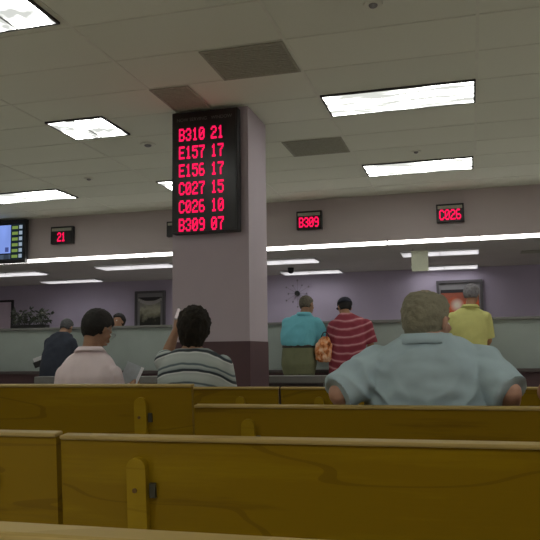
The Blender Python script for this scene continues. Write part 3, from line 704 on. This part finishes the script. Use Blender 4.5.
# -- red striped shirt with cap
X = -1.44; Y = 8.9
rs = stripes('red_striped_knit', [(0, (.24, .03, .05)), (.5, (.24, .03, .05)), (.62, (.40, .12, .14)), (.74, (.60, .30, .32)), (.86, (.30, .05, .08)), (1, (.24, .03, .05))], .76, .098, -1.0, -.06)
t, hp, HR3, k, _b = person((X, Y), 'standing man in a red striped shirt and dark cap', dict(
    skin=sk_tan, shirt=rs, hairmat=plain('black_short_hair', (.012, .01, .01), .8, .3, 40), pants=cloth('dark_olive_trousers', (.04, .038, .028)),
    head=(X - .075, Y + .12, 1.60), rot=(-20, -4, 26), hs=1.0, neck=(X - .045, Y + .06, 1.495), s=1.08, sleeve=.9, sl=.026, sg=.012, ssm=6, voxel=.011, bvoxel=.009,
    torso=[(.775, X - .05, Y - .03, .205, .165), (.9, X - .045, Y - .02, .212, .165), (1.1, X - .02, Y, .215, .165), (1.28, X, Y + .03, .225, .15), (1.40, X, Y + .05, .225, .13), (1.46, X - .015, Y + .06, .175, .105), (1.50, X - .035, Y + .065, .11, .08), (1.53, X - .045, Y + .07, .065, .06)],
    arms=[((X - .19, Y + .04, 1.36), (X - .245, Y + .04, 1.12), (X - .26, Y + .24, 1.0), (-.1, 1, -.2), (.3, 0, -1), .5, 1), ((X + .20, Y + .04, 1.36), (X + .25, Y + .05, 1.12), (X + .17, Y + .33, 1.0), (-.2, 1, -.3), (0, 0, -1), .35, -1)],
    pelvis=[(.70, X - .05, Y - .02, .18, .14), (.95, X - .05, Y - .02, .185, .14)], legs=legs_stand(X - .05, Y - .02), hair=dict(th=.006, amp=.002, nape=-.06), fold=fold(.007, (7, 7, 4), 4)))
bm = bmesh.new(); bmesh.ops.create_icosphere(bm, subdivisions=4, radius=1)
for v in bm.verts:
    d = v.co.copy(); z = max(d.z, -.12); v.co = hp(d.x * .094, d.y * .112 - .012, z * .088 + .040)
cp = obj('cap', bm, cloth('dark_navy_twill', (.02, .022, .035)), t, True)
bm = bmesh.new()
for i in range(2): pass
ell(bm, hp(0, .125, .036), (.068 * k, .062 * k, .007 * k), HR3, 3); obj('brim', bm, cp.data.materials[0], cp, True)
# -- orange bag between the two
t = empty('cloth_bag', (-1.745, 8.80, .93), 'orange and peach cloth bag with a dark strap between the two men', 'bag')
mo, n, b = nt('orange_patterned_cloth'); f = ntex(n, coords(n, (1.3, 1, .9)), 15, 3)
n.links.new(ramp(n, f, [(.36, (.14, .04, .015)), (.44, (.60, .18, .05)), (.52, (.72, .32, .14)), (.62, (.8, .52, .34))]), b.inputs['Base Color']); b.inputs['Roughness'].default_value = .9
bm = bmesh.new(); loft(bm, [(.0, .01, 0, .07, .05), (.03, .005, 0, .10, .07), (.12, 0, 0, .115, .08), (.2, 0, 0, .105, .07), (.25, .01, 0, .07, .045), (.30, .02, 0, .05, .03)])
fuse('sack', bm, mo, t, .010, 4, fold(.014, (14, 14, 8), 9))
bm = bmesh.new(); prev = None
for i in range(13):
    a = math.pi * i / 12; p = Vector((.02 - .05 * math.cos(a), 0, .26 + .10 * math.sin(a)))
    if prev: cap(bm, prev, p, .007, .007, 8)
    prev = p
obj('strap', bm, M['black'], t, True)
# -- yellow shirt
X = -.02; Y = 8.9
person((X, Y), 'standing grey-haired person in a pale yellow shirt before the orange picture', dict(
    skin=sk_tan, shirt=cloth('pale_yellow_cotton', (.60, .585, .21), .05), hairmat=plain('silver_grey_hair', (.20, .19, .205), .9, .3, 40, .3), pants=cloth('light_grey_cotton', (.36, .37, .34)),
    head=(X + .045, Y + .07, 1.705), rot=(-8, 0, -14), hs=1.02, neck=(X + .02, Y + .02, 1.56), s=1.0, sleeve=.90, sl=.016, sg=.008, ssm=6, voxel=.011, bvoxel=.009,
    torso=[(.93, X + .0, Y, .175, .13), (.99, X, Y, .19, .14), (1.15, X, Y, .198, .14), (1.33, X, Y, .208, .13), (1.44, X, Y + .01, .205, .115), (1.50, X + .005, Y + .02, .17, .10), (1.54, X + .01, Y + .02, .11, .08), (1.575, X + .02, Y + .02, .065, .06)],
    arms=[((X - .185, Y + .0, 1.43), (X - .215, Y + .05, 1.16), (X - .12, Y + .32, 1.02), (.3, 1, -.1), (0, 0, -1), .35, 1), ((X + .19, Y + .0, 1.43), (X + .215, Y + .05, 1.16), (X + .12, Y + .32, 1.02), (-.3, 1, -.1), (0, 0, -1), .35, -1)],
    pelvis=[(.80, X, Y, .165, .125), (.98, X, Y, .17, .125)], legs=legs_stand(X, Y), hair=dict(th=.011, amp=.004, nape=-.055, side=.03), collar=.5, fold=fold(.005, (7, 7, 4), 6)))
# -- clerk behind the partition
X = -5.33; Y = 10.4
t, hp, HR3, k, _b = person((X, Y), 'dark-haired clerk behind the partition, peeking past the pink-shirted man', dict(
    skin=sk_br, shirt=cloth('beige_cotton', (.35, .30, .22)), hairmat=plain('clerk_dark_hair', (.012, .01, .008), .8, .3, 40), pants=cloth('clerk_dark_trousers', (.03, .03, .035)),
    head=(X, Y + .0, 1.565), rot=(-8, 0, 165), hs=1.0, neck=(X, Y + .01, 1.44), voxel=.011, bvoxel=.0095, sleeve=.9,
    torso=[(.9, X, Y, .16, .12), (1.1, X, Y, .17, .12), (1.3, X, Y, .19, .12), (1.39, X, Y, .165, .10), (1.44, X, Y, .07, .06)],
    arms=[((X - .18, Y, 1.32), (X - .22, Y - .04, 1.07), (X - .12, Y - .26, 1.0), (.3, -1, 0), (0, 0, -1), .35, -1), ((X + .18, Y, 1.32), (X + .22, Y - .04, 1.07), (X + .12, Y - .26, 1.0), (-.3, -1, 0), (0, 0, -1), .35, 1)],
    pelvis=[(.80, X, Y, .165, .125), (.96, X, Y, .165, .12)], legs=legs_stand(X, Y, hz=.86), hair=dict(th=.016, amp=.006, nape=-.08, front=.05)))
